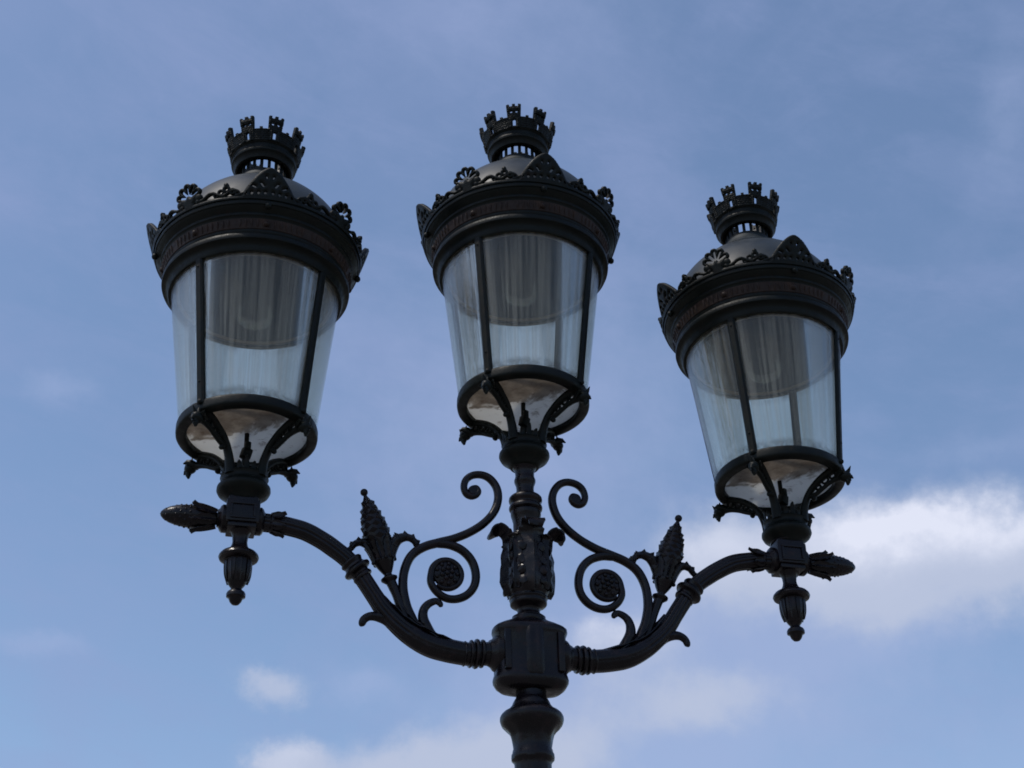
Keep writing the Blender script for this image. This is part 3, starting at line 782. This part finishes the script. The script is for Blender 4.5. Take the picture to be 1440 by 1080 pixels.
        pal = max(pal, -slots)
        neck = max(abs(px) - 0.020, h - 0.03)
        d = min(d, pal, neck, circ(px - .032, h - 0.019, 0.010))
        return d
    def place(a, h, off):
        A = 2 * PI * a; r = 0.3560 + 0.30 * h + off * 0.96; z = 1.178 - ZL + 0.955 * h - off * .28
        return (r * math.cos(A), r * math.sin(A), z)
    sdf_plate(per, 4, 286, 0.0, 0.122, 62, crest, place, 0.0045, (0.008, 0.006), 'cresting', M_cap, lan)
    # crown gallery (open colonnade under the crown)
    b = MB()
    b.lathe(L([(0.070, 1.540), (0.084, 1.541), (0.0855, 1.546), (0.084, 1.551), (0.070, 1.551)]), 48, close=True)
    for k in range(18):
        a = 2 * PI * k / 18
        b.tube([(0.079 * math.cos(a), 0.079 * math.sin(a), 1.538 - ZL), (0.079 * math.cos(a), 0.079 * math.sin(a), 1.606 - ZL)], [0.0062, 0.0062], 8, up=Vector((-math.sin(a), math.cos(a), 0)))
    b.lathe(L([(0.070, 1.598), (0.088, 1.596), (0.090, 1.606), (0.070, 1.606)]), 48, close=True)
    b.build('crown_gallery', M_cap, lan)
    # ring, glass, bars
    b = MB()
    b.lathe(L([(0.1975, 0.448), (0.2000, 0.443), (0.2060, 0.440), (0.2220, 0.4425), (0.2300, 0.4445), (0.2330, 0.448), (0.2340, 0.455), (0.2340, 0.474), (0.2325, 0.480), (0.2290, 0.483), (0.2200, 0.483), (0.2140, 0.481), (0.1990, 0.470), (0.1970, 0.455)]), 96, close=True)
    b.build('bottom_ring', M_cap, lan, wob=0.0004)
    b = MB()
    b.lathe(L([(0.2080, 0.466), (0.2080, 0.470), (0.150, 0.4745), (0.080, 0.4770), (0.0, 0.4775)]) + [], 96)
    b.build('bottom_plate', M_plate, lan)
    b = MB()
    b.lathe(L([(0.2235, 0.480), (0.2270, 0.480), (0.2930, 1.015), (0.2895, 1.015)]), 128, close=True)
    b.build('glass', M_glass, lan)
    for k in range(4):
        a = PI / 4 + PI / 2 * k
        b = MB()
        c, s = math.cos(a), math.sin(a)
        M_ = Matrix.Rotation(a, 4, 'Z')
        def bar(u, v): return (0.2320 + 0.0655 * u, 0.470 + 0.545 * u - ZL)
        r0, z0 = bar(0, 0); r1, z1 = bar(1, 0)
        hw, dp = 0.0150, 0.0070
        vs = []
        for (r_, z_) in ((r0, z0), (r1, z1)):
            vs += [(r_ - dp, -hw, z_), (r_ + dp * .2, -hw, z_), (r_ + dp, -hw * .55, z_), (r_ + dp, hw * .55, z_), (r_ + dp * .2, hw, z_), (r_ - dp, hw, z_)]
        b.add([M_ @ Vector(q) for q in vs], [tuple((i, (i + 1) % 6, 6 + (i + 1) % 6, 6 + i)) for i in range(6)] + [(5, 4, 3, 2, 1, 0), (6, 7, 8, 9, 10, 11)])
        b.ball(M_ @ Vector((r0 + 0.004, 0, z0 + 0.004)), 0.010, 10)
        for u in (0.14, 0.93):
            q = bar(u, 0); b.ball(M_ @ Vector((q[0] + .006, 0, q[1])), 0.0045, 8)
        b.build('glazing_bar', M_cap, lan)
    # lantern ceiling reflector with hanging bulb
    b = MB()
    b.lathe(L([(0.2870, 1.012), (0.2870, 1.030), (0.0, 1.040)]) , 96)
    b.v = [q for q in b.v]; 
    b.build('ceiling_ring', M_cap, lan)
    b = MB()
    b.lathe(L([(0.0, 1.0245), (0.200, 1.0205), (0.262, 1.012), (0.270, 1.006), (0.2735, 1.006), (0.2735, 1.011), (0.262, 1.017)])[::-1], 96)
    b.build('ceiling_reflector', M_ceil, lan)
    b = MB()
    b.lathe(L([(0.0, 0.905), (0.030, 0.908), (0.055, 0.921), (0.068, 0.945), (0.070, 0.975), (0.062, 1.005), (0.055, 1.018), (0.0540, 1.018), (0.0610, 1.0045), (0.0690, 0.9745), (0.0670, 0.9455), (0.0545, 0.9222), (0.0297, 0.9092), (0.0, 0.9062)]), 48)
    b.build('bulb', M_bulb, lan)
    # four brackets from the cup to the ring, each with a scrolled beast-head leaf
    for k in range(4):
        a = PI / 4 + PI / 2 * k
        M_ = Matrix.Rotation(a, 4, 'Z')
        b = MB()
        q = cr([(0.070, 0.286, .0125), (0.074, 0.315, .0115), (0.082, 0.345, .0105), (0.098, 0.378, .0100), (0.125, 0.409, .0100), (0.160, 0.433, .0105), (0.195, 0.448, .0110), (0.218, 0.455, .012)], 5)
        b.tube([(r, 0, z - ZL) for r, z, w in q], [w * 1.2 for r, z, w in q], 14, flat=1.25)
        # lower branch running out beneath the ring
        q = cr([(0.104, 0.372, .008), (0.124, 0.374, .0085), (0.146, 0.384, .008), (0.172, 0.398, .0075), (0.198, 0.408, .0085), (0.222, 0.412, .0105), (0.240, 0.410, .0125), (0.252, 0.402, .009), (0.258, 0.391, .005)], 4)
        b.tube([(r, 0, z - ZL) for r, z, w in q], [w for r, z, w in q], 12, flat=1.2)
        b.ball((0.118, 0, 0.362 - ZL), 0.0095, 12, (1, 1.3, 1))
        # openwork scrolls between branch and bracket
        for cxx, czz, rr_ in ((0.168, 0.418, 0.012), (0.198, 0.428, 0.011), (0.140, 0.398, 0.009)):
            ring = [(cxx + rr_ * math.cos(t), 0, czz + rr_ * math.sin(t) - ZL) for t in [2 * PI * i / 16 for i in range(17)]]
            b.tube(ring, [0.0045] * 17, 8, flat=1.6)
        # head: muzzle, crest spikes, ear
        b.ball((0.242, 0, 0.412 - ZL), 0.0200, 12, (1.15, 1.0, 1.0))
        b.tube([(0.246, 0, 0.418 - ZL), (0.258, 0, 0.430 - ZL), (0.268, 0, 0.446 - ZL)], [0.011, 0.007, 0.001], 8)
        b.tube([(0.236, 0, 0.422 - ZL), (0.240, 0, 0.438 - ZL), (0.238, 0, 0.450 - ZL)], [0.010, 0.006, 0.002], 8)
        b.tube([(0.250, 0, 0.408 - ZL), (0.264, 0, 0.404 - ZL), (0.270, 0, 0.396 - ZL)], [0.011, 0.0075, 0.002], 8)
        b.tube([(0.246, 0, 0.402 - ZL), (0.250, 0, 0.386 - ZL), (0.247, 0, 0.376 - ZL)], [0.011, 0.009, 0.004], 8)
        for sg in (-1, 1):
            b.leaf([(0.205, sg * .004, 0.412 - ZL), (0.222, sg * .016, 0.420 - ZL), (0.238, sg * .024, 0.424 - ZL), (0.250, sg * .027, 0.420 - ZL)], (0, 0, 1), [0.007, 0.011, 0.009, 0.002], [0.007] * 4)
        b.xf(lambda q: M_ @ q)
        b.build('bracket', M_cap, lan, wob=0.0012)
    # leaf palmettes on the cup rim between the brackets
    b = MB()
    for k in range(4):
        a = PI / 2 * k; c, s = math.cos(a), math.sin(a)
        for da, hh in ((0, 0.052), (-.32, .034), (.32, .034)):
            c1, s1 = math.cos(a + da), math.sin(a + da)
            q = cr([(0.074, 0.288, .009), (0.073, 0.288 + hh * .5, .0085), (0.076, 0.288 + hh * .85, .007), (0.082, 0.288 + hh, .003)], 3)
            b.leaf([(r * c1, r * s1, z - ZL) for r, z, w in q], (s1, -c1, 0), [w for r, z, w in q], [0.006] * len(q))
    b.build('cup_leaves', M_cap, lan)
    # gas cock standing in the cup
    b = MB()
    b.lathe(L([(0.020, 0.280), (0.020, 0.292), (0.008, 0.296), (0.007, 0.345), (0.011, 0.350), (0.013, 0.362), (0.010, 0.376), (0.008, 0.385), (0.008, 0.476)]), 20)
    b.box((0.0, -0.010, 0.385 - ZL), (0.016, 0.012, 0.020), 0.003, Matrix.Rotation(0.5, 4, 'Z') @ Matrix.Rotation(0.25, 4, 'Y'))
    b.box((0.004, -0.018, 0.412 - ZL), (0.009, 0.007, 0.014), 0.003, Matrix.Rotation(0.5, 4, 'Z'))
    b.tube([(0.0, 0, 0.355 - ZL), (0.03, -0.01, 0.350 - ZL), (0.045, -0.016, 0.335 - ZL)], [0.006, 0.005, 0.004], 8)
    b.build('gas_tap', M_cap, lan)
    return lan

def make_crown(lan):
    # mural crown
    per = 2 * PI * 0.128 / 8
    def wall(s, h):
        x = abs(s); half = per / 2
        base = h - 0.048                                                  # curtain wall
        mer = max(abs(half - x) - 0.0055, h - 0.058)                      # merlon midway (at the seam)
        tw = max(x - 0.0205, h - 0.088)
        tw = min(tw, max(x - 0.0250, abs(h - 0.083) - 0.009))
        tw = min(tw, max(abs(x - 0.0205) - 0.0052, h - 0.102), max(x - 0.0052, h - 0.102))
        d = min(base, mer, tw)
        door = min(math.hypot(x, h - 0.031) - 0.0060, max(x - 0.0060, abs(h - 0.018) - 0.014))
        eyes = math.hypot(x - 0.0100, h - 0.070) - 0.0054
        return max(d, -door, -eyes)
    def place(a, h, off):
        A = 2 * PI * a; r = 0.1185 + 0.22 * h + off; z = 1.648 - ZL + 0.97 * h - off * .2
        return (r * math.cos(A), r * math.sin(A), z)
    def crown_relief(s, h, i):
        x = abs(s)
        o = 0.003 if x < 0.0225 else 0.0
        if h > 0.072 and x < 0.026: o += 0.003
        if abs(x - 0.0135) < 0.0022 and h < 0.040: o += 0.0025      # door jambs
        if abs(h - 0.045) < 0.0022 and x > 0.022: o += 0.003        # string course
        k = int(h / 0.0085)
        if (h / 0.0085 - k) < 0.18 or ((s + (k % 2) * 0.006) / 0.012) % 1.0 < 0.14: o -= 0.0014   # block joints
        return o + 0.0012 * noise.noise(Vector((i * 0.6, h * 300, 0)))
    cr_o = sdf_plate(per, 8, 56, 0.0, 0.104, 58, wall, place, 0.0035, (0.006, 0.003), 'crown', M_cap, lan, crown_relief)
    b = MB()
    b.lathe(L([(0.082, 1.598), (0.098, 1.584), (0.1045, 1.586), (0.1075, 1.595), (0.1120, 1.606), (0.1190, 1.611), (0.1205, 1.617), (0.1170, 1.622), (0.1150, 1.630), (0.1165, 1.642), (0.1235, 1.647), (0.1260, 1.652), (0.1235, 1.657), (0.1150, 1.657), (0.108, 1.640), (0.098, 1.612)]), 72, close=True)
    b.build('crown_band', M_cap, lan)
    return cr_o

from math import atan2
def tilt_matrix(tx, ty):
    n = Vector((tx, ty, 1)).normalized(); u = Vector((0, 1, 0)).cross(n).normalized(); v = n.cross(u)
    return Matrix((u, v, n)).transposed().to_4x4()
lan0 = make_lantern()
make_crown(lan0)
spots = [((-0.944451, 0.0166, -0.008061), (-0.009917, 0.027391), 10.7), ((0, 0, 0.210635), (0.013633, 0.023977), 25.0), ((0.955549, 0.0166, 0.008061), (0.006809, 0.033534), -1.0)]
for i, (o, t, crot) in enumerate(spots):
    if i == 0: l = lan0
    else:
        l = lan0.copy(); COL.objects.link(l); l.parent = lamp
        for ch in lan0.children:
            c = ch.copy(); COL.objects.link(c); c.parent = l
    M_ = tilt_matrix(*t); M_.translation = Vector((o[0], o[1], o[2] + ZL + Z0))
    l.matrix_basis = M_
    for ch in l.children:
        if ch.name.split('.')[0] == 'crown': ch.rotation_euler.z = math.radians(crot)
